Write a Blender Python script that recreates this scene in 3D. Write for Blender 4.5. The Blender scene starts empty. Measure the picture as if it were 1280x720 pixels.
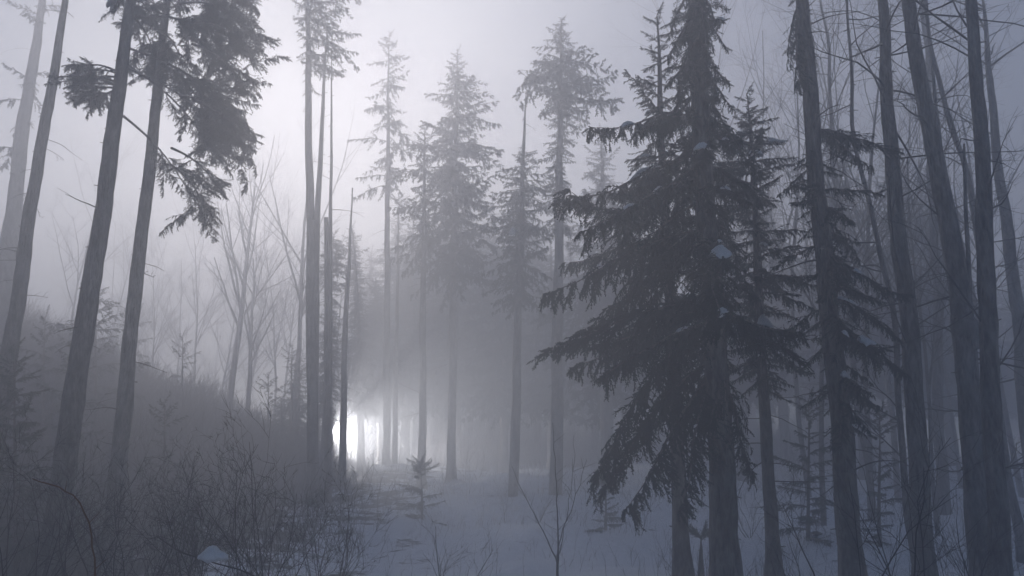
import bpy, math, random
import numpy as np
from mathutils import Vector

R = math.radians
rng = np.random.default_rng(11)
random.seed(11)
sc = bpy.context.scene
col = sc.collection

# ------------------------------------------------------------------ camera
F = 1100.0                      # focal length in pixels of the 1280 px frame
PITCH = R(13.3)
CAMZ = 1.6
cam_d = bpy.data.cameras.new('camera')
cam_d.sensor_width = 36.0
cam_d.lens = 36.0 * F / 1280.0
cam_d.clip_start = 0.05
cam_d.clip_end = 3000
cam = bpy.data.objects.new('camera', cam_d)
col.objects.link(cam)
cam.location = (0, 0, CAMZ)
cam.rotation_euler = (math.pi / 2 + PITCH, 0, 0)
sc.camera = cam


def ray(px, py):
    xc = (px - 640) / F
    yc = (360 - py) / F
    cp, sp = math.cos(PITCH), math.sin(PITCH)
    return np.array([xc, cp - yc * sp, sp + yc * cp])


def at(px, py, D):
    d = ray(px, py)
    return np.array([0, 0, CAMZ]) + d * (D / d[1])


def pix_of(p):
    v = np.asarray(p, float) - np.array([0, 0, CAMZ])
    cp, sp = math.cos(PITCH), math.sin(PITCH)
    dz = v[1] * cp + v[2] * sp
    return 640 + F * v[0] / dz, 360 - F * (v[2] * cp - v[1] * sp) / dz


def ppm(py, D):
    """metres per photo pixel at depth D, row py"""
    return D / ray(640, py)[1] / F


# ------------------------------------------------------------------ terrain
def sstep(a, b, x):
    t = np.clip((x - a) / (b - a), 0, 1)
    return t * t * (3 - 2 * t)


def ground(x, y):
    x = np.asarray(x, float); y = np.asarray(y, float)
    base = 0.088 * np.maximum(0, y - 17) - 0.070 * np.maximum(0, y - 62)
    base = base + 0.012 * np.maximum(0, x - 4)
    crest = 3.7 + 0.43 * np.maximum(-10.5 - x, 0) - 1.1 * np.maximum(x + 10.5, 0)
    crest = np.minimum(crest, 15)
    up = sstep(15, 46, y) * (1 - sstep(48, 60, y))
    hill = np.maximum(crest - base, 0) * up
    n = 0.16 * np.sin(x * .9 + 1.3 * np.sin(y * .35)) + 0.13 * np.sin(y * .8 + x * .37) \
        + 0.05 * np.sin(x * 2.1 - y * 1.3) + 0.18 * np.sin(x * .23 + 2) * np.sin(y * .19) \
        + .35 * sstep(-8, -14, x) * np.sin(x * .75 + 1) * np.sin(y * .31 + x * .4)
    return base + hill + n


# ------------------------------------------------------------------ materials
def mat(name):
    m = bpy.data.materials.new(name)
    m.use_nodes = True
    nt = m.node_tree
    return m, nt, nt.nodes, nt.links, nt.nodes['Principled BSDF']


def noise_ramp(nt, N, L, scale, stops, vscale=(1, 1, 1), detail=6, rough=.6, coord='Object'):
    tc = N.new('ShaderNodeTexCoord')
    mp = N.new('ShaderNodeMapping'); mp.inputs['Scale'].default_value = vscale
    nz = N.new('ShaderNodeTexNoise'); nz.inputs['Scale'].default_value = scale
    nz.inputs['Detail'].default_value = detail; nz.inputs['Roughness'].default_value = rough
    rp = N.new('ShaderNodeValToRGB')
    rp.color_ramp.elements[0].position = stops[0][0]; rp.color_ramp.elements[0].color = (*stops[0][1], 1)
    rp.color_ramp.elements[1].position = stops[-1][0]; rp.color_ramp.elements[1].color = (*stops[-1][1], 1)
    for p, c in stops[1:-1]:
        e = rp.color_ramp.elements.new(p); e.color = (*c, 1)
    L.new(tc.outputs[coord], mp.inputs['Vector']); L.new(mp.outputs[0], nz.inputs['Vector'])
    L.new(nz.outputs['Fac'], rp.inputs[0])
    return nz, rp, mp


def bark_mat(name, dark, light, bump=.6, frost=0.0):
    m, nt, N, L, b = mat(name)
    nz, rp, mp = noise_ramp(nt, N, L, 9, [(.3, dark), (.55, light), (.75, tuple(c * 1.5 for c in light))], (1, 1, .28))
    vo = N.new('ShaderNodeTexVoronoi'); vo.inputs['Scale'].default_value = 26
    L.new(mp.outputs[0], vo.inputs['Vector'])
    mx = N.new('ShaderNodeMix'); mx.data_type = 'RGBA'; mx.blend_type = 'MULTIPLY'
    mx.inputs['Factor'].default_value = .6
    L.new(rp.outputs[0], mx.inputs[6]); L.new(vo.outputs['Distance'], mx.inputs[7])
    big, rp2, _ = noise_ramp(nt, N, L, 2.3, [(.5, (0, 0, 0)), (.72, (1, 1, 1))], (1, 1, .6))
    mx2 = N.new('ShaderNodeMix'); mx2.data_type = 'RGBA'
    mult = N.new('ShaderNodeMath'); mult.operation = 'MULTIPLY'; mult.inputs[1].default_value = .35 + frost
    L.new(rp2.outputs[0], mult.inputs[0]); L.new(mult.outputs[0], mx2.inputs['Factor'])
    L.new(mx.outputs[2], mx2.inputs[6]); mx2.inputs[7].default_value = (.14 + frost, .15 + frost, .14 + frost, 1)
    L.new(mx2.outputs[2], b.inputs['Base Color'])
    bp = N.new('ShaderNodeBump'); bp.inputs['Strength'].default_value = bump; bp.inputs['Distance'].default_value = .03
    ad = N.new('ShaderNodeMath'); ad.operation = 'ADD'
    L.new(nz.outputs['Fac'], ad.inputs[0]); L.new(vo.outputs['Distance'], ad.inputs[1])
    L.new(ad.outputs[0], bp.inputs['Height']); L.new(bp.outputs[0], b.inputs['Normal'])
    b.inputs['Roughness'].default_value = .9
    return m


def plain_noise(name, scale, stops, rough=.85, bump=0):
    m, nt, N, L, b = mat(name)
    nz, rp, mp = noise_ramp(nt, N, L, scale, stops)
    L.new(rp.outputs[0], b.inputs['Base Color'])
    b.inputs['Roughness'].default_value = rough
    if bump:
        bp = N.new('ShaderNodeBump'); bp.inputs['Strength'].default_value = bump; bp.inputs['Distance'].default_value = .05
        L.new(nz.outputs['Fac'], bp.inputs['Height']); L.new(bp.outputs[0], b.inputs['Normal'])
    return m


M_BARK = bark_mat('spruce_bark', (.032, .029, .029), (.19, .172, .165), 1., .14)
M_BARK2 = bark_mat('grey_bark', (.04, .038, .038), (.23, .215, .21), .8, .2)
M_TWIG = plain_noise('twig_bark', 6, [(.3, (.034, .033, .036)), (.7, (.085, .082, .085))])
M_BROWN = plain_noise('brown_twig', 6, [(.3, (.10, .05, .03)), (.7, (.17, .09, .055))])
M_NEED = plain_noise('spruce_needles', 1.6, [(.3, (.018, .030, .027)), (.6, (.030, .047, .041)), (.8, (.042, .062, .055))], .7)
M_SNOW = plain_noise('snow', 5, [(.3, (.56, .57, .58)), (.7, (.74, .75, .76))], .8, .35)
M_FROST = plain_noise('frosted_twig', 4, [(.3, (.30, .28, .27)), (.7, (.62, .62, .64))])
M_METAL = plain_noise('grey_paint', 12, [(.3, (.08, .085, .09)), (.7, (.13, .13, .14))], .5)
m, nt, N, L, b = mat('lit_lens'); M_LENS = m
b.inputs['Emission Color'].default_value = (.72, .87, 1, 1)
b.inputs['Emission Strength'].default_value = 160
b.inputs['Base Color'].default_value = (.8, .8, .8, 1)

# snow ground with dark litter and stems showing through, more of it on the left hill
m, nt, N, L, b = mat('snowy_ground'); M_GROUND = m
nz, rp, mp = noise_ramp(nt, N, L, 3.0, [(.3, (.66, .70, .76)), (.7, (.80, .83, .88))])
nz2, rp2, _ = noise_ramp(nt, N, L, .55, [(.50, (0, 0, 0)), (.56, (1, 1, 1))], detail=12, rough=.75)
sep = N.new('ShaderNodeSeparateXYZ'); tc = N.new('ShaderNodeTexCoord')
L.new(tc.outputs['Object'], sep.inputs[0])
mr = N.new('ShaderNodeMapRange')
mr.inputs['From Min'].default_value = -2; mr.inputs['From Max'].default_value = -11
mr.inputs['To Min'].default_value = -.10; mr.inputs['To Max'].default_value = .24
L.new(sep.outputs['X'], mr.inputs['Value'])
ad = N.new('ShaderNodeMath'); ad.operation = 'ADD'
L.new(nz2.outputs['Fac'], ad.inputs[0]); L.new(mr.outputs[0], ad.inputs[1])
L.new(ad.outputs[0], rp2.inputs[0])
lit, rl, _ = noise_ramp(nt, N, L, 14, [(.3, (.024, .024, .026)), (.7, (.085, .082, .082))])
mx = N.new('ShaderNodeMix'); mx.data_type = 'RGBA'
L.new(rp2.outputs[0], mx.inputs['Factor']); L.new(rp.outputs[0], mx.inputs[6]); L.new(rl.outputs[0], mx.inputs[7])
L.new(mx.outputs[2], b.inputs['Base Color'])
bp = N.new('ShaderNodeBump'); bp.inputs['Strength'].default_value = .5; bp.inputs['Distance'].default_value = .12
L.new(nz.outputs['Fac'], bp.inputs['Height']); L.new(bp.outputs[0], b.inputs['Normal'])
b.inputs['Roughness'].default_value = .85


# ------------------------------------------------------------------ mesh building
class MB:
    def __init__(s):
        s.v = []; s.t = []; s.n = 0

    def add(s, v, t):
        v = np.asarray(v, float).reshape(-1, 3); t = np.asarray(t, np.int64).reshape(-1, 3)
        s.v.append(v); s.t.append(t + s.n); s.n += len(v)

    def build(s, name, material, parent=None, origin=(0, 0, 0), smooth=True):
        v = np.concatenate(s.v) - np.asarray(origin, float)
        t = np.concatenate(s.t)
        me = bpy.data.meshes.new(name)
        me.vertices.add(len(v)); me.loops.add(len(t) * 3); me.polygons.add(len(t))
        me.vertices.foreach_set('co', v.astype(np.float32).ravel())
        me.loops.foreach_set('vertex_index', t.astype(np.int32).ravel())
        me.polygons.foreach_set('loop_start', np.arange(0, len(t) * 3, 3, dtype=np.int32))
        me.polygons.foreach_set('use_smooth', np.full(len(t), smooth))
        me.materials.append(material)
        me.update(calc_edges=True)
        o = bpy.data.objects.new(name, me)
        col.objects.link(o)
        if parent is not None:
            o.parent = parent
        else:
            o.location = origin
        return o


def unit(v):
    v = np.asarray(v, float)
    return v / (np.linalg.norm(v, axis=-1, keepdims=True) + 1e-12)


def tube(mb, pts, rad, sides=6, rough=0.0, cap=True):
    pts = np.asarray(pts, float); rad = np.asarray(rad, float)
    n = len(pts)
    tan = np.gradient(pts, axis=0); tan = unit(tan)
    ref = np.array([1., 0, 0]) if abs(tan[0, 0]) < .8 else np.array([0, 1., 0])
    u = unit(np.cross(tan, ref)); w = np.cross(tan, u)
    a = np.arange(sides) / sides * 2 * math.pi
    rr = rad[:, None] * (1 + (rng.normal(0, rough, (n, sides)) if rough else 0))
    V = pts[:, None] + rr[..., None] * (np.cos(a)[None, :, None] * u[:, None] + np.sin(a)[None, :, None] * w[:, None])
    V = V.reshape(-1, 3)
    i = np.arange(n - 1)[:, None] * sides; j = np.arange(sides)[None]; k = (j + 1) % sides
    q = np.stack([i + j, i + k, i + sides + k, i + j, i + sides + k, i + sides + j], -1).reshape(-1, 3)
    if cap:
        V = np.vstack([V, pts[-1:], pts[:1]])
        e = (n - 1) * sides
        q = np.vstack([q, np.stack([e + j[0], e + k[0], np.full(sides, n * sides)], -1),
                       np.stack([k[0], j[0], np.full(sides, n * sides + 1)], -1)])
    mb.add(V, q)


def cones(mb, A, B, r0, r1=None):
    """many thin three-sided twigs at once"""
    A = np.asarray(A, float).reshape(-1, 3); B = np.asarray(B, float).reshape(-1, 3); n = len(A)
    if n == 0:
        return
    r0 = np.broadcast_to(np.asarray(r0, float), (n,)); r1 = r0 * .5 if r1 is None else np.broadcast_to(np.asarray(r1, float), (n,))
    d = unit(B - A)
    ref = np.where(np.abs(d[:, :1]) < .8, np.array([[1., 0, 0]]), np.array([[0, 1., 0]]))
    u = unit(np.cross(d, ref)); w = np.cross(d, u)
    V = []
    for P, r in ((A, r0), (B, r1)):
        for k in range(3):
            a = k * 2 * math.pi / 3
            V.append(P + r[:, None] * (math.cos(a) * u + math.sin(a) * w))
    V = np.stack(V, 1).reshape(-1, 3)
    T = np.array([[0, 1, 4], [0, 4, 3], [1, 2, 5], [1, 5, 4], [2, 0, 3], [2, 3, 5]])
    mb.add(V, (np.arange(n)[:, None, None] * 6 + T[None]).reshape(-1, 3))


def thing(name, label, cat, loc, group=None):
    o = bpy.data.objects.new(name, None)
    o.empty_display_size = .3
    col.objects.link(o); o.location = tuple(float(c) for c in loc)
    o['label'] = label; o['category'] = cat
    if group: o['group'] = group
    return o


def tag(o, label, cat, group=None):
    o['label'] = label; o['category'] = cat
    if group: o['group'] = group
    return o


def copy_thing(src, loc, rotz, scale, label, group):
    r = src.copy(); col.objects.link(r)
    r.location = loc; r.rotation_euler = (0, 0, rotz); r.scale = (scale,) * 3
    r['label'] = label
    if group: r['group'] = group
    for ch in list(src.children):
        c = ch.copy(); col.objects.link(c); c.parent = r
    return r


# ------------------------------------------------------------------ spruce boughs
def bough_template(seed, kind='fine', hang=.6):
    """kind: long (boughs over ~1.6 m seen near), fine (short near boughs), coarse (far trees)"""
    g = np.random.default_rng(seed)
    A, B, Wd = [], [], []
    nsec, nseg, nter, hw, core = {'long': (36, 6, 7, .0100, .9), 'fine': (22, 5, 5, .016, .9), 'coarse': (15, 3, 4, .024, .9)}[kind]
    up, sag, tip = g.uniform(.04, .18), g.uniform(.38, .62), g.uniform(.14, .30)
    ph = g.uniform(0, 6)
    ax = lambda x: np.array([x, .05 * math.sin(4 * x + ph) + .02 * math.sin(11 * x + ph), up * x - sag * x * x + tip * x ** 4])

    def twig(p, d, ln, level):
        segs = max(2, int(round(nseg * (1 if level == 0 else .5))))
        pts = [p]
        for i in range(segs):
            d = unit(d + np.array([0, 0, -.20 * hang]) + g.normal(0, .13, 3))
            p = p + d * ln / segs
            pts.append(p)
        for k, (a, b_) in enumerate(zip(pts[:-1], pts[1:])):
            A.append(a); B.append(b_); Wd.append(1.0 - .55 * (k + 1) / segs)
        if level == 0:
            for i in range(nter):
                f = (i + .7) / nter
                k = min(int(f * segs), segs - 1)
                q = pts[k] + (pts[k + 1] - pts[k]) * (f * segs - k)
                for s in (-1, 1):
                    if g.random() < .15: continue
                    dd = unit(pts[k + 1] - pts[k])
                    side = unit(np.cross(dd, [0, 0, 1.]) + g.normal(0, .45, 3)) * s
                    twig(q, unit(dd * .9 + side * g.uniform(.4, .9) + np.array([0, 0, -.35 * hang])), ln * g.uniform(.22, .50) * (1.1 - .6 * f), 1)

    for i in range(nsec):
        x = .08 + .91 * (i + g.uniform(-1.3, 1.3)) / (nsec - 1)
        x = min(max(x, .05), .995)
        w = .36 * min(1, (x + .05) / .28) * (1.0 - .70 * x)
        for s in (-1, 1):
            if g.random() < .14: continue
            ln = w * g.uniform(.25, 1.4)
            d = unit(np.array([g.uniform(.5, 1.0), s * g.uniform(.15, 1.0), -g.uniform(-.35, 1.2) * hang]))
            twig(ax(x), d, ln, 0)
        if g.random() < .6 * hang:
            twig(ax(x), unit(np.array([.4, g.normal(0, .35), -1.])), w * .75 * g.uniform(.3, 1.2), 0)
    twig(ax(.97), unit(ax(1.) - ax(.96)), .10, 0)
    A = np.array(A); B = np.array(B); Wd = np.array(Wd)[:, None]
    n = len(A)
    d = B - A
    ln = np.linalg.norm(d, axis=1, keepdims=True)
    V = []
    for s in range(2):
        rnd = unit(np.cross(unit(d), g.normal(0, 1, (n, 3))))
        wd = hw * g.uniform(.7, 1.4, (n, 1)) * Wd
        # two needle tufts swept forwards from the twig: sharp, not leaf-like
        V += [A - d * .05, B, A + d * .25 + rnd * wd * .55, B + rnd * wd * 1.5 - d * .10, B - rnd * wd * 1.3 + d * .05]
    V = np.stack(V, 1).reshape(-1, 3)
    T = np.array([[0, 2, 1], [0, 3, 2], [0, 1, 4], [5, 7, 6], [5, 8, 7], [5, 6, 9]])
    T = (np.arange(n)[:, None, None] * 10 + T[None]).reshape(-1, 3)
    wood = np.array([ax(x) for x in np.linspace(0, .94, 8)])
    return V, T, wood


LONG = [bough_template(s, 'long', h) for s, h in ((1, .55), (2, .85), (3, 1.15), (4, .7), (5, 1.0), (6, .8), (7, .65))]
FINE = [bough_template(s, 'fine', h) for s, h in ((21, .4), (22, .7), (23, 1.0), (24, .6), (25, .85))]
COARSE = [bough_template(s, 'coarse', h) for s, h in ((11, .5), (12, .8), (13, 1.0), (14, .7), (15, .9))]


def add_bough(fo, br, org, d, ln, fine=True, r=.02, wscale=1.0):
    V, T, W = random.choice((LONG if ln > 1.15 else FINE) if fine else COARSE)
    d = unit(d)
    side = unit(np.cross([0, 0, 1.], d)); upv = np.cross(d, side)
    roll = rng.normal(0, .35)
    s2 = side * math.cos(roll) + upv * math.sin(roll); u2 = np.cross(d, s2)
    Mx = np.stack([d, s2 * wscale * random.choice((-1, 1)), u2], 0) * ln
    fo.add(V @ Mx + org, T)
    if br is not None:
        P = W @ Mx + org
        tube(br, P, np.linspace(r, r * .2, len(P)), 4, cap=False)
        return P


# ------------------------------------------------------------------ trunks
def trunk_line(pix, D, top_z=None):
    """photo polyline -> world points in the plane y=D, carried down into the ground and up to top_z"""
    P = [at(px, py, D) for px, py in pix]           # listed bottom -> top
    d = P[0] - P[1]; d = d / abs(d[2])
    base = P[0].copy()
    for _ in range(400):
        if base[2] <= ground(base[0], base[1]) - .05: break
        base = base + d * .05
    if P[0][2] > base[2] + .1: P = [base] + P
    if top_z and P[-1][2] < top_z:
        d = P[-1] - P[-2]; d = d / d[2]
        d[0] *= .8
        P.append(P[-1] + d * (top_z - P[-1][2]))
    return np.array(P)


def resample(P, step):
    seg = np.linalg.norm(np.diff(P, axis=0), axis=1); s = np.concatenate([[0], np.cumsum(seg)])
    n = max(4, int(s[-1] / step)); q = np.linspace(0, s[-1], n)
    return np.stack([np.interp(q, s, P[:, k]) for k in range(3)], 1)


BASES = []


def make_trunk(root, P, r_mid, zmid, taper=True, mtl=None, sides=12, step=.3, wob=.02, r_top=.008, stubs=2.5, keep=None):
    BASES.append((P[0][0], P[0][1]))
    Q = resample(P, step)
    z0, z1 = Q[0, 2], Q[-1, 2]
    f = (Q[:, 2] - z0) / (z1 - z0)
    fm = min(max((zmid - z0) / (z1 - z0), .05), .95)
    tp = lambda t: 1 - .55 * t - .38 * t ** 4
    r = r_mid * tp(f) / tp(fm) if taper else np.full(len(Q), r_mid)
    r = np.maximum(r, r_top)
    r = r * (1 + .75 * np.exp(-(Q[:, 2] - z0) / .33))
    # lazy bends
    ph = rng.uniform(0, 6, 4)
    amp = wob * np.minimum(1, (Q[:, 2] - z0) / 1.5)
    Q[:, 0] += amp * (np.sin(Q[:, 2] * .9 + ph[0]) + .5 * np.sin(Q[:, 2] * 2.3 + ph[1]))
    Q[:, 1] += amp * (np.sin(Q[:, 2] * .8 + ph[2]) + .5 * np.sin(Q[:, 2] * 2.1 + ph[3]))
    Q[0, 2] -= .25
    mb = MB(); tube(mb, Q, r, sides, .045)
    for k in range(int((z1 - z0) * stubs)):          # broken branch stubs
        i = rng.integers(1, len(Q) - 1); a = rng.uniform(0, 6.28); d = np.array([math.cos(a), math.sin(a), rng.uniform(-.3, .3)])
        cones(mb, [Q[i] + d * r[i] * .6], [Q[i] + d * (r[i] + rng.uniform(.02, .09))], [.018], [.008])
    if keep is not None: keep.append(mb)
    else: mb.build('trunk', mtl or M_BARK, root, root.location)
    return Q, r


def trunk_at(Q, z):
    return np.array([np.interp(z, Q[:, 2], Q[:, 0]), np.interp(z, Q[:, 2], Q[:, 1]), z])


def dead_branch(mb, org, d, ln, r, twigs=5, curve=-.15, jitter=.10, sides=5):
    n = 7
    P = [org]; dd = unit(d)
    for i in range(n):
        dd = unit(dd + np.array([0, 0, curve]) * .5 + rng.normal(0, jitter, 3))
        P.append(P[-1] + dd * ln / n)
    P = np.array(P)
    tube(mb, P, np.linspace(r, max(r * .18, .003), len(P)), sides)
    for i in range(twigs):
        k = rng.integers(1, n)
        a = P[k] + (P[k + 1] - P[k]) * rng.random() if k < n else P[k]
        t = unit(P[min(k + 1, n)] - P[k - 1])
        dirn = unit(t * .7 + unit(rng.normal(0, 1, 3)) * .8)
        l2 = ln * rng.uniform(.12, .38)
        m_ = a + dirn * l2 * .5 + rng.normal(0, .03, 3) * l2
        e = m_ + unit(dirn + np.array([0, 0, curve * .8]) + rng.normal(0, .25, 3)) * l2 * .5
        rr = r * .3
        cones(mb, [a, m_], [m_, e], [rr, rr * .7], [rr * .7, .002])
        if twigs > 3:
            for q in range(2):
                b0 = a + (e - a) * rng.uniform(.3, .9)
                cones(mb, [b0], [b0 + unit(dirn + rng.normal(0, .6, 3)) * l2 * .35], [rr * .5], [.0018])


def spruce(name, label, pix, D, w, prof, n, fine=True, top_z=None, cat='spruce tree', group=None, wpy=None,
           slope=(.35, -.25), density=1.0, extra=(), dead=0, dead_range=None, snow=(), wscale=1.0, sides=12, wob=.02,
           jit=.30, mtl=None, dust=0, clump=False):
    """prof: (row, reach to the left, reach to the right) in photo pixels; real boughs all round the trunk"""
    P = trunk_line(pix, D, top_z)
    root = thing(name, label, cat, P[0], group)
    wpy = wpy if wpy is not None else pix[0][1] * .5 + pix[-1][1] * .5
    rm = w * .5 * ppm(wpy, D)
    tk = []
    Q, r = make_trunk(root, P, rm, at(640, wpy, D)[2], sides=sides, wob=wob, mtl=mtl, step=.3 if fine else .6, keep=tk)
    if 24 < D < 52 and P[0][0] > -8:
        for k in range(2):
            snow_lump(P[0] + np.array([rng.normal(0, .3), rng.normal(-.1, .3), .02]), rng.uniform(1.3, 2.4), rng.uniform(.3, .6), root, 'snow_mound', axis=(1, rng.normal(0, .4), 0), droop=0)
    fo, br, woods, bl = MB(), MB(), [], []
    if prof:
        zz = np.array([at(640, p[0], D)[2] for p in prof])[::-1]
        sc_ = np.array([ppm(p[0], D) for p in prof])[::-1]
        lf = np.array([p[1] for p in prof])[::-1] * sc_; rt = np.array([p[2] for p in prof])[::-1] * sc_
        for i in range(n):
            z = zz[0] + (zz[-1] - zz[0]) * (i + rng.uniform(0, 1)) / n
            a = i * 2.39996 + rng.normal(0, .35)
            l_, r_ = np.interp(z, zz, lf), np.interp(z, zz, rt)
            c = math.cos(a)
            rad = l_ + (r_ - l_) * (c + 1) / 2
            if rng.random() > density: continue
            ln = rad * rng.uniform(1 - jit * 1.6, 1 + jit * .55)
            if ln < .06: continue
            f = (z - zz[0]) / (zz[-1] - zz[0] + 1e-6)
            sl = slope[1] + (slope[0] - slope[1]) * f + rng.normal(0, .13 if fine else .22)
            bl.append(MB()); Wd = add_bough(fo, bl[-1], trunk_at(Q, z), np.array([c, math.sin(a), sl]), ln * 1.08, fine,
                      r=min(.035, .012 + .010 * ln), wscale=wscale)
            woods.append(Wd)
    if prof and prof[0][1] <= 4:
        for k in range(9):
            a = k * 2.4; zt = Q[-1, 2] - .02 * k * (Q[-1, 2] - zz[0])
            bl.append(MB()); add_bough(fo, bl[-1], trunk_at(Q, zt), np.array([math.cos(a), math.sin(a), 1.0 if k else 4.]), .25 + .012 * D * (.4 + .1 * k), fine, r=.008)
    for (px0, py0, px1, py1, dy, *rest) in extra:       # single boughs: photo start and tip, tip dy metres nearer / farther
        o_ = at(px0, py0, D); e_ = at(px1, py1, D + dy)
        v = e_ - o_
        if clump:
            L_ = np.linalg.norm(v); t = np.linspace(0, 1, 9)[:, None]
            Wd = o_ + v * t + np.array([0, 0, .10 * L_]) * np.sin(t * math.pi)
            lm = MB(); tube(lm, Wd[:8], np.linspace(.03, .008, 8), 5, cap=False); bl.append(lm); woods.append(Wd[:8])
            for k in range(12):
                f = rng.uniform(.34, .95); q = o_ + v * f + np.array([0, 0, .10 * L_ * math.sin(f * math.pi)])
                dd = unit(unit(v) * .8 + rng.normal(0, .55, 3) + np.array([0, 0, -.15]))
                bl.append(MB()); add_bough(fo, bl[-1], q, dd, min(1.1, L_ * rng.uniform(.22, .46)), True, r=.012, wscale=1.4)
            continue
        bl.append(MB()); Wd = add_bough(fo, bl[-1], o_, v, np.linalg.norm(v) * 1.1, fine, r=.03, wscale=rest[0] if rest else wscale)
        woods.append(Wd)
    if fo.n: fo.build('crown', M_NEED, root, root.location, smooth=False)
    for q in bl:
        for v_, t_ in zip(q.v, q.t): tk[0].add(v_, t_ - t_.min())
    tk[0].build('trunk', mtl or M_BARK, root, root.location)
    if dead:
        za, zb = (at(640, q, D)[2] for q in dead_range)
        for i in range(dead):
            z = rng.uniform(min(za, zb), max(za, zb)); a = rng.uniform(0, 2 * math.pi)
            mb = MB()
            dead_branch(mb, trunk_at(Q, z), np.array([math.cos(a), math.sin(a), rng.uniform(-.25, .35)]),
                        rng.uniform(.4, 1.6), rng.uniform(.008, .018), twigs=rng.integers(1, 5))
            mb.build('dead_branch', M_TWIG, root, root.location)
    for (px, py, wpx, hpx, *_) in snow:
        best = None
        for Wd in woods:
            for k in range(2, 6):
                sx, sy = pix_of(Wd[k])
                q = math.hypot(sx - px, (sy - py) * 1.3) + (Wd[k][1] - D) * 14
                if best is None or q < best[0]: best = (q, Wd, k)
        if best is None: continue
        Wd, k = best[1], best[2]
        s = ppm(py, D)
        snow_lump(Wd[k] + np.array([0, 0, .03]), wpx * s, hpx * s, root, axis=Wd[k + 1] - Wd[k - 1])
    for k in range(dust):
        Wd = random.choice(woods)
        if Wd[-1][1] > D + .4: continue
        i = random.randint(2, 6); ln = float(np.linalg.norm(Wd[-1] - Wd[0]))
        if ln < .5: continue
        sz = rng.uniform(.07, .24)
        snow_lump(Wd[i] + np.array([rng.normal(0, .05), rng.normal(0, .05), .02]), sz, sz * rng.uniform(.18, .34), root, axis=Wd[min(i + 1, 7)] - Wd[i - 1])
    return root, Q


def snow_lump(c, w, h, root=None, name='snow_clump', axis=(1, 0, 0), droop=1.):
    """a drooping cap of snow lying along a bough: an uneven loaf with lobes, flat below"""
    ax = np.array([axis[0], axis[1], 0.]); ax = unit(ax) if np.linalg.norm(ax) > 1e-3 else np.array([1., 0, 0])
    pitch = float(np.clip(axis[2] / (np.linalg.norm(axis[:2]) + 1e-6), -.7, .7))
    sd = np.cross([0, 0, 1.], ax)
    n, mm = 26, 11
    k = rng.uniform(0, 6, 8)
    V = []
    for p in np.linspace(-.5 * math.pi, .5 * math.pi, mm):
        for t in np.linspace(0, 2 * math.pi, n, endpoint=False):
            cp = math.cos(p)
            q = 1 + cp * (.22 * math.sin(2 * t + k[0]) + .20 * math.sin(3 * t + k[1]) + .13 * math.sin(5 * t + k[2]) + .10 * math.sin(9 * t + k[3]) + rng.normal(0, .05))
            a, b_ = cp * math.cos(t) * w * .5 * q, cp * math.sin(t) * w * .30 * q
            z = math.sin(p) * h * .5 * (1 if p > 0 else .35) * (1 + .3 * math.sin(7 * a / w + k[4]) + .25 * math.sin(9 * b_ / w + k[5]))
            z += a * pitch - droop * (.9 * b_ * b_ / w + .35 * a * a / w) + rng.normal(0, .05) * h
            V.append(ax * a + sd * b_ + np.array([0, 0, z]))
    V = np.array(V) + c
    T = []
    for i in range(mm - 1):
        for j in range(n):
            a, b_ = i * n + j, i * n + (j + 1) % n
            T += [[a, b_, b_ + n], [a, b_ + n, a + n]]
    mb = MB(); mb.add(V, T)
    if root is None: return mb
    return mb.build(name, M_SNOW, root, root.location)


# ------------------------------------------------------------------ bare broad-leaved trees and shrubs
def grow(tb, A, B, Ra, Rb, p, d, ln, r, level, maxl, up=.10, spread=.65, kids=(3, 6), jit=.10):
    n = 6 if level == 0 else (5 if level == 1 else 3)
    P = [p]; dirs = [d]
    for i in range(n):
        d = unit(d + np.array([0, 0, up]) + rng.normal(0, jit, 3))
        p = p + d * ln / n
        P.append(p); dirs.append(d)
    rad = np.linspace(r, r * (.30 if level else .25), n + 1)
    if level <= 1:
        tube(tb, P, rad, 6 if level == 0 else 4, cap=False)
    else:
        for i in range(n):
            A.append(P[i]); B.append(P[i + 1]); Ra.append(rad[i]); Rb.append(rad[i + 1])
    if level >= maxl: return
    k = rng.integers(kids[0], kids[1] + 1)
    if level == 0: k = int(k * 2.2)
    for i in range(k):
        f = rng.uniform(.35 if level == 0 else .15, 1.0)
        j = min(int(f * n), n - 1)
        q = P[j] + (P[j + 1] - P[j]) * (f * n - j)
        side = unit(np.cross(dirs[j], rng.normal(0, 1, 3)))
        dd = unit(dirs[j] * (1 - spread * .35) + side * spread)
        grow(tb, A, B, Ra, Rb, q, dd, ln * rng.uniform(.30, .62) * (1.15 - .5 * f), max(rad[j] * .55, .0025), level + 1, maxl, up, spread, kids, jit)


def bare_tree(name, label, base, h, r, lean=(0, 0), maxl=3, cat='bare tree', group=None, spread=.65, kids=(4, 7), up=.06,
              mtl=None, tmtl=None, first='trunk'):
    root = thing(name, label, cat, base, group)
    A, B, Ra, Rb = [], [], [], []
    tb = MB()
    p0 = np.array([base[0], base[1], base[2] - .15])
    d0 = unit(np.array([lean[0], lean[1], 1.]))
    grow(tb, A, B, Ra, Rb, p0, d0, h, r, 0, maxl, up, spread, kids, .05)
    tb.build('trunk', mtl or M_BARK2, root, root.location)
    cm = MB(); cones(cm, np.array(A), np.array(B), np.array(Ra), np.array(Rb))
    cm.build('crown', tmtl or M_TWIG, root, root.location)
    return root


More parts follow.
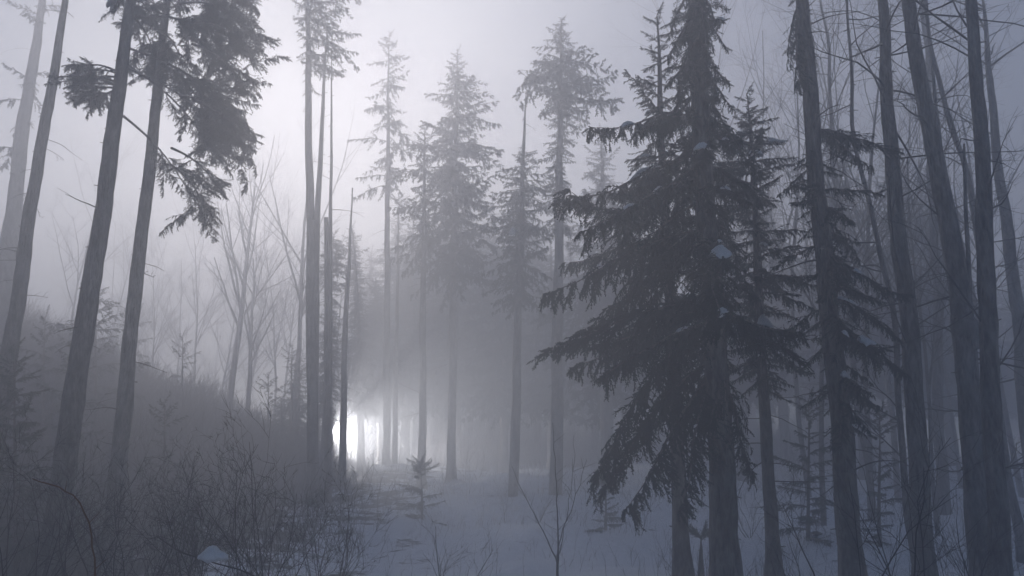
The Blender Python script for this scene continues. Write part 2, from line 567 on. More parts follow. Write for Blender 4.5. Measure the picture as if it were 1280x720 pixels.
def shrub(name, label, base, h, stems, spread=.35, cat='shrub', group=None, r=.012, mtl=None, maxl=2, lean=(0, 0)):
    root = thing(name, label, cat, base, group)
    for i in range(stems):
        tb = MB(); A, B, Ra, Rb = [], [], [], []
        a = rng.uniform(0, 2 * math.pi)
        d = unit(np.array([math.cos(a) * spread + lean[0], math.sin(a) * spread + lean[1], 1.]) + rng.normal(0, .1, 3))
        o_ = np.asarray(base, float) + np.array([math.cos(a), math.sin(a), 0]) * .08 * rng.random() - np.array([0, 0, .05])
        grow(tb, A, B, Ra, Rb, o_, d, h * rng.uniform(.6, 1.1), r * rng.uniform(.7, 1.2), 0, maxl, .03, .6, (2, 4), .14)
        cones(tb, np.array(A), np.array(B), np.array(Ra), np.array(Rb))
        tb.build('stem', mtl or M_TWIG, root, root.location)
    return root


# ================================================================== THE SETTING
xs = np.concatenate([np.linspace(-900, -60, 15)[:-1], np.linspace(-60, 60, 150), np.linspace(60, 900, 15)[1:]])
ys = np.concatenate([np.linspace(-300, -10, 8)[:-1], np.linspace(-10, 90, 130), np.linspace(90, 1500, 16)[1:]])
X, Y = np.meshgrid(xs, ys)
Z = ground(X, np.minimum(Y, 200))
Z = np.where(np.abs(X) > 80, Z * 0 + ground(np.sign(X) * 80, np.minimum(Y, 200)), Z)
V = np.stack([X, Y, Z], -1).reshape(-1, 3)
ny, nx = X.shape
i = np.arange(ny - 1)[:, None] * nx; j = np.arange(nx - 1)[None]
T = np.stack([i + j, i + j + 1, i + nx + j + 1, i + j, i + nx + j + 1, i + nx + j], -1).reshape(-1, 3)
mb = MB(); mb.add(V, T)
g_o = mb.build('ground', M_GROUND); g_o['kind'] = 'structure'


def gpt(px, D, py=600):
    p = at(px, py, D)
    return np.array([p[0], D, float(ground(p[0], D))])


# ================================================================== LEFT TREES
spruce('spruce_tree', 'thick leaning spruce at left with drooping boughs across the slimmer trunk beside it',
       [(72, 640), (118, 330), (165, 0)], 17, 22,
       [(-420, 5, 5), (-300, 60, 70), (-200, 70, 90), (-110, 50, 60)], 50, True, 15.5,
       extra=[(152, 105, 82, 100, .2, 1.3), (153, 112, 94, 122, .5, 1.3), (152, 92, 93, 84, .3, .9), (154, 112, 112, 136, .8, 1.), (153, 108, 88, 112, -.4, 1.), (154, 100, 104, 104, .6, 1.), (155, 96, 112, 88, -.5, 1.), (153, 116, 100, 130, -.3, 1.),
              (163, 5, 320, 98, 2.6, .8), (162, -15, 318, 6, 2.2, .9), (160, 20, 316, 64, 2.4), 
              (160, 60, 316, 165, 2.4, .8), (157, 80, 288, 222, 3.0, .8), (156, 85, 312, 205, 2.9, .8),
              (162, -40, 310, 18, 2.3), 
              (154, 145, 254, 272, 1.6, .55), (212, 205, 262, 268, 1.2, .9), (214, 185, 278, 240, 1.3, 1.),
              (163, -20, 148, 4, .3, 1.3), (163, -25, 140, 18, .2, 1.2), (240, 55, 306, 112, 2.4, 1.2), (240, 125, 312, 188, 2.4, 1.2),
              (230, 30, 304, 56, 2.4, 1.2), (225, 120, 292, 165, 2.4, 1.1), (200, 40, 232, 95, 2.6, 1.),
              (210, 80, 275, 150, 2.7, 1.2), (225, 5, 300, 30, 2.4, 1.2), (164, 20, 200, 92, 2.6, 1.), (164, 0, 196, 40, 2.6, 1.)],
       clump=True, dead=5, dead_range=(180, 520), snow=[(150, 8, 30, 22, -1.2)], slope=(.3, -.3))
spruce('spruce_tree', 'slimmer grey trunk running up behind the drooping boughs of the thick leaning spruce',
       [(145, 610), (176, 300), (210, 0)], 18.8, 16, [(-330, 5, 5), (-220, 60, 60), (-120, 70, 80), (-50, 30, 40)], 40, True, 17,
       dead=7, dead_range=(180, 560), mtl=M_BARK2)
spruce('spruce_tree', 'leaning trunk with short dead branch stubs near the left edge',
       [(5, 490), (42, 240), (82, 0)], 21.5, 15, [(-330, 5, 5), (-150, 70, 70), (-40, 70, 60)], 50, True, 17.5,
       dead=16, dead_range=(0, 460))
spruce('spruce_tree', 'pale fogged trunk at the far left edge with thin sagging branches',
       [(0, 400), (30, 150), (52, 10)], 36, 17, [(-60, 40, 60), (60, 60, 30), (150, 60, 25), (240, 45, 20)], 46, False, 27, density=.55, mtl=M_BARK2, dead=6, dead_range=(60, 360))
# ridge trees behind the hill
for (x0, y0, x1, y1, D, w, lab) in (
        (287, 490, 305, 225, 49, 9, 'slim fogged trunk standing on the ridge in the bright fog, the taller of two'),
        (311, 490, 321, 320, 50, 7, 'thin short trunk on the ridge in the bright fog, right of a taller one'),
        (365, 500, 378, 200, 47, 8, 'faint thin trunk on the ridge close to the left of the twin tall trunks')):
    P = trunk_line([(x0, y0), (x1, y1)], D)
    lean = (P[-1] - P[0]) / (P[-1][2] - P[0][2])
    bare_tree('bare_tree', lab, P[0], P[-1][2] - P[0][2] + .1, w * .5 * ppm(400, D), (lean[0], 0), 3, spread=.5, kids=(3, 5))

# ================================================================== CENTRE TREES
spruce('spruce_tree', 'tall fogged spruce with the thickest trunk of the cluster in front of the light',
       [(391, 590), (388, 300), (384, 0)], 31, 11, [(-150, 15, 15), (-60, 20, 50), (0, 18, 62), (40, 14, 58), (80, 12, 45), (112, 10, 18)], 90, False, 24.5, dead=8, dead_range=(120, 400), jit=.2)
spruce('spruce_tree', 'slender trunk leaning into the thickest trunk of the cluster before the light',
       [(394, 400), (397, 260), (407, 70)], 31.5, 7, [(0, 15, 35), (60, 10, 35), (95, 8, 30)], 22, False, 20, wob=.01)
spruce('spruce_tree', 'very thin straight trunk at the right of the cluster before the light',
       [(411, 590), (413, 300), (415, 60)], 32, 5, [(20, 10, 25), (70, 8, 20)], 14, False, 19.5, wob=.01, dead=3, dead_range=(130, 300))
P = trunk_line([(408, 400), (408, 272)], 33)
root = thing('tree_snag', 'short broken snag between the clustered trunks before the light', 'dead tree', P[0])
make_trunk(root, P, .09, 6, taper=False, wob=.01, r_top=.05)
mb = MB(); dead_branch(mb, P[1] - np.array([0, 0, .8]), np.array([1., 0, .4]), .6, .015, 1); mb.build('dead_branch', M_TWIG, root, root.location)
P = trunk_line([(427, 600), (432, 400), (441, 235)], 36)
root = thing('tree_snag', 'tall limbless snag standing just right of the clustered trunks at the light', 'dead tree', P[0])
make_trunk(root, P, .13, 6, taper=True, wob=.02, r_top=.03)
for k in range(5):
    mb = MB(); dead_branch(mb, P[1] + (P[2] - P[1]) * rng.random(), np.array([rng.choice((-1, 1)), rng.normal(0, .4), .2]), .7, .015, 2)
    mb.build('dead_branch', M_TWIG, root, root.location)
# young spruces close to the light
spruce('young_spruce', 'dark bushy young spruce rising above the light among clustered trunks',
       [(452, 580), (448, 400), (440, 285)], 48, 7, [(285, 3, 3), (330, 14, 12), (375, 12, 14), (430, 22, 22), (475, 27, 28), (512, 24, 22)], 300, False, jit=.25, wscale=1.6)
spruce('young_spruce', 'dark young spruce just right of the light, thickened to block its upper right rays',
       [(476, 590), (474, 460), (470, 350)], 53, 6, [(350, 3, 3), (390, 14, 14), (440, 26, 26), (480, 34, 32), (518, 36, 30)], 420, False, jit=.2, wscale=1.7)  # crown lowered and thickened to keep lamp light off the upper right
spruce('young_spruce', 'dark small spruce top between the clustered trunks left of the light',
       [(405, 580), (412, 400), (417, 295)], 40, 6, [(298, 4, 8), (320, 18, 25), (345, 20, 25), (370, 12, 16), (440, 24, 20), (505, 26, 18), (522, 20, 14)], 220, False, jit=.25, wscale=1.4)
for (px, top, D, hw, lab) in ((372, 452, 45, 26, 'dark bushy young spruce left of the light, at the foot of the clustered trunks'),
                              (350, 500, 44, 24, 'low dark spruce bush on the end of the ridge left of the light'),
                              (396, 478, 46, 15, 'slim dark young spruce touching the left side of the light')):
    spruce('young_spruce', lab, [(px, 600), (px + 2, top)], D, 5,
           [(top, 2, 2), (top + 30, hw * .6, hw * .6), (top + 60, hw, hw), (585, hw * 1.1, hw * .9)], 130, False, jit=.3, wscale=1.5)
spruce('spruce_tree', 'sparse fogged spruce with thin ragged tiers, left of the two full centre spruces',
       [(483, 590), (484, 320), (486, 45)], 44, 7, [(38, 2, 2), (75, 22, 22), (110, 36, 34), (150, 40, 38), (190, 48, 36), (235, 46, 24), (250, 30, 16)], 90, False, density=.75, jit=.5, dead=10, dead_range=(250, 470))
spruce('spruce_tree', 'thin bare stem close to the right of the sparse ragged spruce',
       [(493, 580), (496, 400), (499, 250)], 45, 5, [(250, 3, 3), (300, 10, 10)], 8, False, wob=.01)
spruce('spruce_tree', 'short trunk with a one-sided dark crown in front of the full fogged spruce',
       [(527, 620), (529, 400), (531, 165)], 37, 7.5, [(150, 3, 3), (185, 26, 12), (225, 35, 18), (275, 40, 18), (322, 36, 24)], 95, False, density=.85, jit=.4, dead=6, dead_range=(330, 520))
spruce('spruce_tree', 'full tall fogged spruce with a pointed top in the middle of the photo',
       [(564, 610), (567, 330), (572, 65)], 41, 8, [(60, 2, 2), (90, 15, 16), (120, 30, 38), (160, 45, 46), (210, 55, 58), (260, 62, 64), (310, 66, 66), (345, 50, 50)], 230, False, density=.95, jit=.35, dead=5, dead_range=(350, 520))
spruce('spruce_tree', 'broken-topped spruce with a low round crown, left of the clumpy-topped spruce',
       [(640, 670), (650, 330), (657, 115)], 35, 9.5, [(185, 6, 6), (205, 22, 24), (240, 38, 34), (285, 46, 36), (325, 44, 40), (380, 34, 30)], 170, False, density=.95, dead=8, dead_range=(125, 190), jit=.3, snow=[(640, 296, 18, 10, -1.2)])
spruce('spruce_tree', 'fogged spruce with a clumpy lopsided crown against the sky right of centre',
       [(694, 680), (698, 330), (702, 28)], 34, 12.5,
       [(22, 4, 4), (40, 16, 18), (62, 22, 20), (80, 50, 40), (98, 58, 60), (120, 40, 64), (138, 16, 52), (150, 14, 30), (215, 30, 18), (290, 26, 26)], 170, False, jit=.3, density=.95, wscale=1.3,
       extra=[(700, 75, 646, 92, -.5, 1.6), (700, 85, 650, 118, .4, 1.6), (700, 80, 760, 75, 0, 1.6), (700, 95, 764, 108, .6, 1.5), (700, 105, 756, 122, -.6, 1.5), (700, 100, 672, 138, .2, 1.4)], dead=8, dead_range=(140, 420))

# ================================================================== NEAR SPRUCE GROUP
spruce('spruce_tree', 'largest near spruce with a thick dark trunk and broad drooping snow-dusted boughs',
       [(909, 720), (890, 380), (868, 0)], 13.5, 28,
       [(-520, 4, 4), (-300, 60, 60), (-100, 55, 45), (0, 40, 38), (70, 40, 40), (105, 80, 50), (130, 150, 90), (200, 172, 95), (280, 182, 95), (350, 172, 90), (420, 122, 85), (480, 92, 66), (515, 60, 40)],
       140, True, 17, slope=(.25, -.40), jit=.5, wscale=1.1,
       extra=[(868 + .053 * y, y - 14, 868 + .053 * y + sx, y + 22 + ((y * 7) % 20), dy, 1.) for y, sx, dy in zip(range(-10, 130, 9), (40, -36, 22, -28, 44, -40, 18, -24, 38, -44, 30, -34, 48, -40, 36, -50), (-.3, .2, -.6, .5, .1, -.2, .6, -.6, .3, -.1, -.5, .4, .1, -.3, .5, .2))]
       + [(876, 130, 742, 148, -.4, .8), (876, 140, 955, 178, -.6), (886, 290, 694, 322, .3, .8), (890, 400, 716, 520, .2, .7), (890, 380, 705, 378, .4, .6), (893, 470, 770, 600, -.5, .7), (893, 480, 830, 600, -.8, .8), (893, 450, 735, 545, .5, .7), (893, 450, 960, 560, -.5, .8)],
       snow=[(872, 166, 34, 9), (880, 323, 42, 9), (800, 190, 34, 11), (770, 196, 22, 8), (842, 330, 20, 7), (745, 330, 16, 6), (905, 230, 16, 6), (830, 250, 14, 5), (760, 260, 14, 5), (850, 410, 16, 6)], dust=36)
spruce('spruce_tree', 'spruce with a thin spire top standing just left of the thickest near trunk',
       [(854, 720), (840, 420), (820, 20)], 15.2, 14,
       [(5, 3, 3), (60, 13, 12), (100, 36, 26), (125, 70, 30), (160, 96, 40), (210, 104, 55), (270, 118, 60), (340, 112, 60), (410, 112, 60), (470, 92, 50), (520, 60, 30)],
       108, True, slope=(.5, -.42), jit=.6, dead=7, dead_range=(480, 640), snow=[(790, 150, 16, 6), (770, 240, 18, 6), (800, 300, 16, 6)], dust=26)
spruce('young_spruce', 'slim spruce with a low spire top and dark trunk right of the thickest near trunk',
       [(967, 720), (952, 420), (934, 120)], 16, 12,
       [(118, 2, 2), (150, 26, 24), (180, 52, 50), (205, 66, 62), (260, 60, 50), (330, 55, 60), (400, 62, 62), (440, 50, 52), (490, 24, 26)],
       125, True, slope=(.5, -.3), jit=.4, dead=8, dead_range=(470, 690), snow=[(937, 198, 24, 10, -1.), (952, 406, 24, 12, -1.1), (970, 188, 20, 8, -.8)], dust=22)
spruce('spruce_tree', 'thick trunk right of the spire-topped spruces with ragged low boughs on its right side',
       [(1066, 720), (1034, 350), (1001, 0)], 14.2, 23.5,
       [(-420, 4, 4), (-200, 70, 70), (-60, 30, 30), (10, 12, 10), (180, 6, 6), (205, 40, 30), (250, 56, 64), (310, 56, 96), (380, 50, 100), (440, 52, 98), (500, 56, 84), (560, 20, 50)],
       200, True, 16.5, slope=(.2, -.42), jit=.45, extra=[(1003, 15, 984, 92, -.4, .9), (1001, 5, 976, 60, .2, .8), (1022, 165, 1110, 178, .2, .7), (1022, 160, 1085, 200, -.4, .8), (1022, 168, 1072, 160, .5, .8)],
       dead=22, dead_range=(0, 640), snow=[(1095, 443, 26, 10, -.5), (1045, 466, 14, 8, -.9), (1075, 540, 20, 8, .2), (1060, 380, 18, 7, 0), (1080, 330, 16, 6, 0)], dust=22)

# bare-limbed trunks at right
RB = [('spruce_tree', 'forked dark trunk with bare sweeping limbs, left of the knobbly trunk at right', [(1158, 720), (1128, 330), (1100, 0)], 15, 20.5, M_BARK2, 22),
      ('broadleaf_tree', 'knobbly leaning trunk at right with a burl and upright limb', [(1232, 720), (1207, 440), (1180, 250), (1135, 0)], 14.5, 24, M_BARK2, 16),
      ('spruce_tree', 'straight dark trunk nearest the right edge with thin bare branches', [(1250, 720), (1233, 330), (1214, 0)], 13, 20.5, M_BARK, 20),
      ('spruce_tree', 'thinner greyer trunk leaning behind the straight trunk at the right edge', [(1305, 720), (1272, 400), (1240, 130), (1228, 0)], 21, 15, M_BARK2, 12)]
for (nm, lab, pix, D, w, mt, nb) in RB:
    P = trunk_line(pix, D, 15 + rng.uniform(0, 2))
    root = thing(nm, lab, 'tree', P[0])
    Q, r = make_trunk(root, P, w * .5 * ppm(360, D), at(640, 360, D)[2], mtl=mt, wob=.03, sides=14)
    if 'knobbly' in lab:
        c = at(1205, 415, D); mb = MB()
        t = np.linspace(0, 1, 9)
        tube(mb, c[None] + np.array([.03, -.02, 0])[None] + (t[:, None] - .5) * np.array([-.12, 0, .62]), .165 + .07 * np.sin(t * math.pi) ** 2, 12, .05)
        mb.build('burl', mt, root, root.location)
        mb = MB(); P2 = np.array([at(1205, 405, D), at(1212, 385, D - .1), at(1211, 330, D - .15), at(1207, 260, D - .2), at(1205, 180, D - .2)])
        tube(mb, resample(P2, .15), np.linspace(.05, .02, len(resample(P2, .15))), 7, .05); mb.build('branch', mt, root, root.location)
    for k in range(nb):
        z = rng.uniform(1.5, 13.5)
        a = rng.uniform(0, 2 * math.pi)
        mb = MB()
        steep = rng.random() < .35
        dead_branch(mb, trunk_at(Q, z), np.array([math.cos(a), math.sin(a) * .8, rng.uniform(.8, 1.6) if steep else rng.uniform(-.3, .4)]),
                    rng.uniform(1.2, 3.2), rng.uniform(.012, .026), twigs=rng.integers(4, 10), curve=rng.uniform(-.12, .1), jitter=.10)
        mb.build('branch', M_TWIG, root, root.location)
    cm = MB(); A, B, Ra, Rb_ = [], [], [], []
    for k in range(12):
        z = rng.uniform(10.5, P[-1][2]); a = rng.uniform(0, 6.28)
        grow(cm, A, B, Ra, Rb_, trunk_at(Q, z), unit(np.array([math.cos(a), math.sin(a), .7])), rng.uniform(1.5, 3), .03, 1, 3, .03, .6, (3, 5))
    cones(cm, A, B, Ra, Rb_); cm.build('crown', M_TWIG, root, root.location)

# sweeping limbs of thin trees at upper right
SL = [('slender bare tree bending left between the forked trunk and the ragged spruce', [(1130, 560), (1110, 380), (1070, 150), (1055, 0)], 17, 7),
      ('slender bare tree curving up between knobbly trunk and right edge trunk', [(1215, 640), (1198, 400), (1172, 250), (1165, 60)], 18, 7),
      ('leaning bare sapling crossing behind the knobbly trunk at upper right', [(1224, 330), (1205, 200), (1165, 60), (1155, 0)], 19, 9),
      ('thin pale stem standing behind the forked trunk in the right fog', [(1178, 620), (1172, 420), (1165, 200)], 27, 12),
      ('thin stem left of the forked trunk, fading into the fog behind', [(1090, 640), (1060, 380), (1040, 150)], 26, 7)]
for lab, pix, D, w in SL:
    P = trunk_line(pix, D, at(640, -120, D)[2])
    root = thing('slender_tree', lab, 'bare tree', P[0])
    Q, r = make_trunk(root, P, w * .5 * ppm(360, D), at(640, 360, D)[2], mtl=M_BARK2, wob=.06, sides=8)
    cm = MB(); A, B, Ra, Rb_ = [], [], [], []
    for k in range(26):
        z = rng.uniform(Q[0, 2] + 1.6, Q[-1, 2]); a = rng.uniform(0, 6.28)
        grow(cm, A, B, Ra, Rb_, trunk_at(Q, z), unit(np.array([math.cos(a), math.sin(a), rng.uniform(.1, .9)])), rng.uniform(1.0, 2.6), .017, 1, 3, .02, .55, (3, 5), .12)
    cones(cm, A, B, Ra, Rb_); cm.build('crown', M_TWIG, root, root.location)

# ================================================================== BACKGROUND FOREST
G_BARE = 'faint bare trees in the fog'
protoB = [bare_tree('bare_tree', 'pale bare tree spreading behind the near spruce group at upper right', gpt(965, 38), 19, .13, (-.02, 0), 4, spread=.55, kids=(4, 6)),
          bare_tree('bare_tree', 'faint bare tree in the bright fog above the left ridge', gpt(235, 60), 15, .10, (.05, 0), 4, spread=.5, kids=(4, 6)),
          bare_tree('bare_tree', 'bare many-twigged tree in the fog behind the forked trunk', gpt(1120, 33), 18, .12, (.03, 0), 4, spread=.6, kids=(4, 6))]
lb = [(1085, 26, .75, 'bare twiggy tree between the thick ragged trunk and the forked trunk'),
      (1165, 24, .7, 'bare twiggy tree between the forked trunk and the knobbly trunk'),
      (1245, 27, .75, 'bare twiggy tree right behind the straight right edge trunk'),
      (1025, 24, .6, 'low bare tree between the slim spire-topped spruce and the thick ragged trunk'),
      (150, 62, .9, 'faint bare tree in fog between the two leaning left spruces'),
      (215, 68, .9, 'very faint bare tree right of the slimmer leaning trunk'),
      (300, 70, 1.0, 'very faint bare tree in the bright fog behind the two slim ridge trunks'),
      (900, 48, 1.05, 'faint tall bare tree straight behind the thickest near trunk'),
      (1010, 30, .85, 'bare tree behind the thick trunk with ragged low boughs'),
      (1060, 44, 1.0, 'faint bare tree filling the fog between the two right-hand trunks'),
      (1200, 36, .95, 'bare tree behind the knobbly trunk in the grey fog'),
      (1275, 31, .9, 'bare tree behind the right edge trunks in grey fog'),
      (340, 64, .85, 'faint bare tree in bright fog left of the clustered trunks'),
      (180, 56, .75, 'faint bare tree behind the slimmer trunk above the left ridge'),
      (70, 54, .85, 'faint bare tree in fog between the leaning left trunks'),
      (262, 66, .8, 'very faint bare tree in the brightest fog over the ridge')]
for k, (px, D, s, lab) in enumerate(lb):
    copy_thing(protoB[k % 3], gpt(px, D), rng.uniform(0, 6.28), s, lab, None)
# far belt that reads as single faint stems
fp = spruce('spruce_tree', 'far spruce dissolving in the fog behind the lit thicket', [(622, 590), (620, 330)], 66, 7,
            [(330, 2, 2), (380, 22, 22), (450, 38, 38), (515, 44, 44)], 190, False, wscale=1.3)[0]
k = 0
LABF = 'far tree dissolving into the fog of the background forest'
for px in np.linspace(-40, 1330, 48):
    D = rng.uniform(62, 100)
    pxx = px + rng.uniform(-12, 12)
    if 405 < pxx < 500 and D < 200: D = rng.uniform(85, 100)
    src = fp if (k % 3 == 0 and pxx > 410) else protoB[k % 3]
    copy_thing(src, gpt(pxx, D), rng.uniform(0, 6.28), rng.uniform(.7, 1.1), LABF, 'far trees of the background forest')
    k += 1
for px, D, q in ((455, 72, 1.1), (490, 64, 1.2), (520, 70, 1.25), (548, 62, 1.15), (585, 74, 1.35), (612, 60, 1.1), (645, 68, 1.25), (672, 60, 1.05), (715, 66, 1.1), (745, 58, .95), (600, 84, 1.5), (540, 86, 1.5), (690, 86, 1.3), (505, 58, 1.05), (570, 56, 1.1), (630, 54, .95), (690, 52, .85), (655, 64, 1.3), (560, 68, 1.35)):  # spruces added to darken the central fog and block sun shafts
    copy_thing(fp, gpt(px, D), rng.uniform(0, 6.28), q, 'dim far spruce added to darken the fog behind the centre trunks', 'added far spruces behind the centre trunks')
for px in (930, 985, 1030, 1085, 1150, 1195, 1260, 1300, 1340, 760, 800):
    D = rng.uniform(42, 60)
    copy_thing(fp, gpt(px, D), rng.uniform(0, 6.28), rng.uniform(.8, 1.15), 'faint far spruce in the grey fog behind the near right trunks', 'far spruces behind the right trunks')

# ================================================================== UNDERSTOREY
def sapling(label, px, top, D, halfw, n=26, fine=True, density=1., lean=0, group=None):
    return spruce('spruce_sapling', label, [(px, 700 if D < 31 else 640), (px + lean, top)], D, 3.5,
                  [(top, 1, 1), (top + 25, halfw * .35, halfw * .35), (top + 70, halfw * .75, halfw * .7), (690 if D < 31 else 620, halfw, halfw)], n, fine,
                  slope=(.7, .05), density=density, cat='spruce sapling', group=group, sides=6, jit=.4)[0]


sapling('small fogged spruce sapling in the snow below and right of the light', 527, 578, 28, 62, 44, density=.6)
sapling('small sparse spruce sapling in the snow beneath the near spruce boughs', 757, 598, 25, 52, 24, density=.8)
sapling('tiny spruce sapling in the snow between the two near spruce trunks', 876, 672, 18, 18, 12)
sapling('dark young spruce in the undergrowth at the left edge', 20, 440, 19, 60, 60)
sapling('fogged young spruce on the slope between the thick leaning spruce and the slimmer trunk', 120, 350, 34, 60, 60, fine=False)
sapling('fogged young spruce low on the left slope beside the left edge', 55, 395, 30, 55, 50, fine=False)
sapling('dark young spruce among brush behind the ragged low boughs at right', 1100, 520, 20, 40, 30)
sapling('snow-dusted young spruce under the slim spire-topped spruce', 1010, 500, 21, 48, 34)
sapling('little spruce on the ridge left of the clustered trunks', 365, 430, 44, 24, 46, fine=False)
sapling('little spruce on the ridge below the two slim ridge trunks', 335, 470, 43, 22, 40, fine=False)

for (px, top, D, hw, lab) in ((28, 392, 38, 40, 'young spruce on the ridge at the far left edge'), (165, 372, 41, 46, 'fogged young spruce on the ridge top behind the slimmer trunk'),
                              (228, 420, 43, 30, 'small spruce on the ridge in front of the bright fog'), (92, 430, 26, 44, 'dark young spruce on the slope left of the thick leaning spruce'),
                              (205, 505, 24, 34, 'small spruce in the dark brush right of the slimmer trunk')):
    sapling(lab, px, top, D, hw, 46, fine=False, density=.8)
# bare sapling with fanned stems
root = thing('bare_sapling', 'bare sapling with three fanned stems in the snow right of centre', 'sapling', gpt(697, 13, 720))
b0 = np.array(root.location)
for (pts, r) in (([(697, 700), (670, 650), (640, 582)], .011), ([(697, 690), (695, 620), (692, 530)], .013), ([(697, 685), (712, 640), (735, 575)], .010),
                 ([(700, 690), (716, 600), (718, 545)], .007)):
    mb = MB(); P = np.array([b0] + [at(px, py, 13 + rng.normal(0, .1)) for px, py in pts])
    Q = resample(P, .12); Q[1:] += rng.normal(0, .012, (len(Q) - 1, 3))
    tube(mb, Q, np.linspace(r * 1.3, r * .25, len(Q)), 5)
    for k in range(6):
        i_ = rng.integers(len(Q) // 3, len(Q) - 1)
        cones(mb, [Q[i_]], [Q[i_] + np.array([rng.normal(0, .15), rng.normal(0, .15), rng.uniform(.1, .3)])], [.004], [.0015])
    mb.build('stem', M_TWIG, root, root.location)

# foreground shrubs
FG = [(30, 9, 1.9, 7), (110, 10.5, 1.7, 7), (170, 9.5, 1.6, 8), (235, 11, 1.9, 7), (290, 8.5, 1.8, 8), (330, 10, 2.2, 8), (375, 9, 1.7, 7), (420, 11, 1.5, 5),
      (60, 13, 2.2, 7), (150, 14, 2.0, 7), (205, 15, 2.2, 7), (265, 13, 2.0, 7), (345, 14.5, 1.9, 6), (405, 13.5, 1.6, 5), (10, 12, 2.4, 7)]
for k, (px, D, h, st) in enumerate(FG):
    shrub('bare_shrub', 'leafless twiggy shrub in the dark tangle at lower left', gpt(px, D, 640), h, st - 1, .42, group='leafless shrubs at lower left', r=.0085, maxl=3)
for (px, D, h, st, lab) in ((560, 13, 1.6, 3, 'few upright bare stems beside the small fogged sapling'),
                            (1040, 8.5, 1.9, 3, 'dark bare shrub in the right foreground in front of the thick trunk'),
                            (1120, 9.5, 2.3, 4, 'forking bare shrub in the right foreground before the forked trunk'),
                            (1190, 11, 2.0, 4, 'bare shrub at the foot of the knobbly trunk'),
                            (985, 12, 1.6, 3, 'thin bare shrub between the slim spruce and the thick trunk'),
                            (1270, 10, 1.8, 4, 'bare shrub at the foot of the right edge trunk')):
    shrub('bare_shrub', lab, gpt(px, D, 640), h, st, .4, r=.012, maxl=2)
for (px, D, h, st, lab) in ((462, 50, 2.6, 6, 'frosted bush half hiding the light, right of the clustered trunks'),
                            (492, 51, 2.2, 5, 'frosted low bush beside the sparse spruce trunk right of the light'),
                            (408, 49, 2.4, 5, 'frosted bush between the clustered trunks at the left of the light')):
    shrub('bare_shrub', lab, gpt(px, D, 590), h, st, .45, r=.02, maxl=3, mtl=M_FROST)
for (px, D, h, lab) in ((500, 33, 1.5, 'low bare shrub in the snow below the bright beam'), (585, 36, 1.7, 'low bare shrub by the foot of the full centre spruce'), (632, 30, 1.4, 'low bare shrub in the snow by the broken-topped spruce'),
                       (672, 27, 1.3, 'low bare shrub in the snow left of the clumpy spruce trunk'), (745, 31, 1.8, 'low bare shrub in the snow right of the clumpy spruce trunk'), (800, 24, 1.4, 'low bare shrub in the snow under the left boughs of the largest near spruce'),
                       (935, 22, 1.6, 'low bare shrub between the thickest near trunk and the slim spruce'), (1000, 26, 1.7, 'low bare shrub in the snow behind the slim spruce')):
    shrub('bare_shrub', lab, gpt(px, D, 640), h, 5, .5, r=.010, maxl=2)
# brown arching twig
P = np.array([at(118, 800, 5), at(119, 700, 5), at(112, 650, 5), at(95, 622, 5), at(70, 606, 5.05), at(40, 600, 5.1)])
P = np.vstack([[P[0][0], 5, float(ground(P[0][0], 5)) - .02], P])
Q = resample(P, .06); mb = MB()
Q[2:] += rng.normal(0, .004, (len(Q) - 2, 3))
tube(mb, Q, np.linspace(.008, .003, len(Q)), 6)
for k in (14, 18, 22, 26):
    if k < len(Q): cones(mb, [Q[k]], [Q[k] + np.array([rng.normal(0, .05), .02, .06])], [.003], [.001])
o = mb.build('arching_stem', M_BROWN, None, Q[0]); tag(o, 'brown arching bramble stem in the left foreground', 'stem')
# arching twig carrying the snow lump
P = np.array([gpt(330, 7.5, 700), at(322, 722, 7.5), at(300, 712, 7.5), at(265, 703, 7.5), at(225, 690, 7.6), at(195, 670, 7.7)])
Q = resample(P, .08); mb = MB(); tube(mb, Q, np.linspace(.011, .004, len(Q)), 6)
o = mb.build('bent_stem', M_TWIG, None, Q[0]); tag(o, 'bent dark twig holding up a lump of snow', 'stem')
sl = snow_lump(at(265, 697, 7.5), 30 * ppm(697, 7.5), 19 * ppm(697, 7.5), droop=.15)
o = sl.build('snow_lump', M_SNOW, None, at(265, 700, 7.5)); tag(o, 'white lump of snow caught on a twig in the lower left brush', 'snow lump')


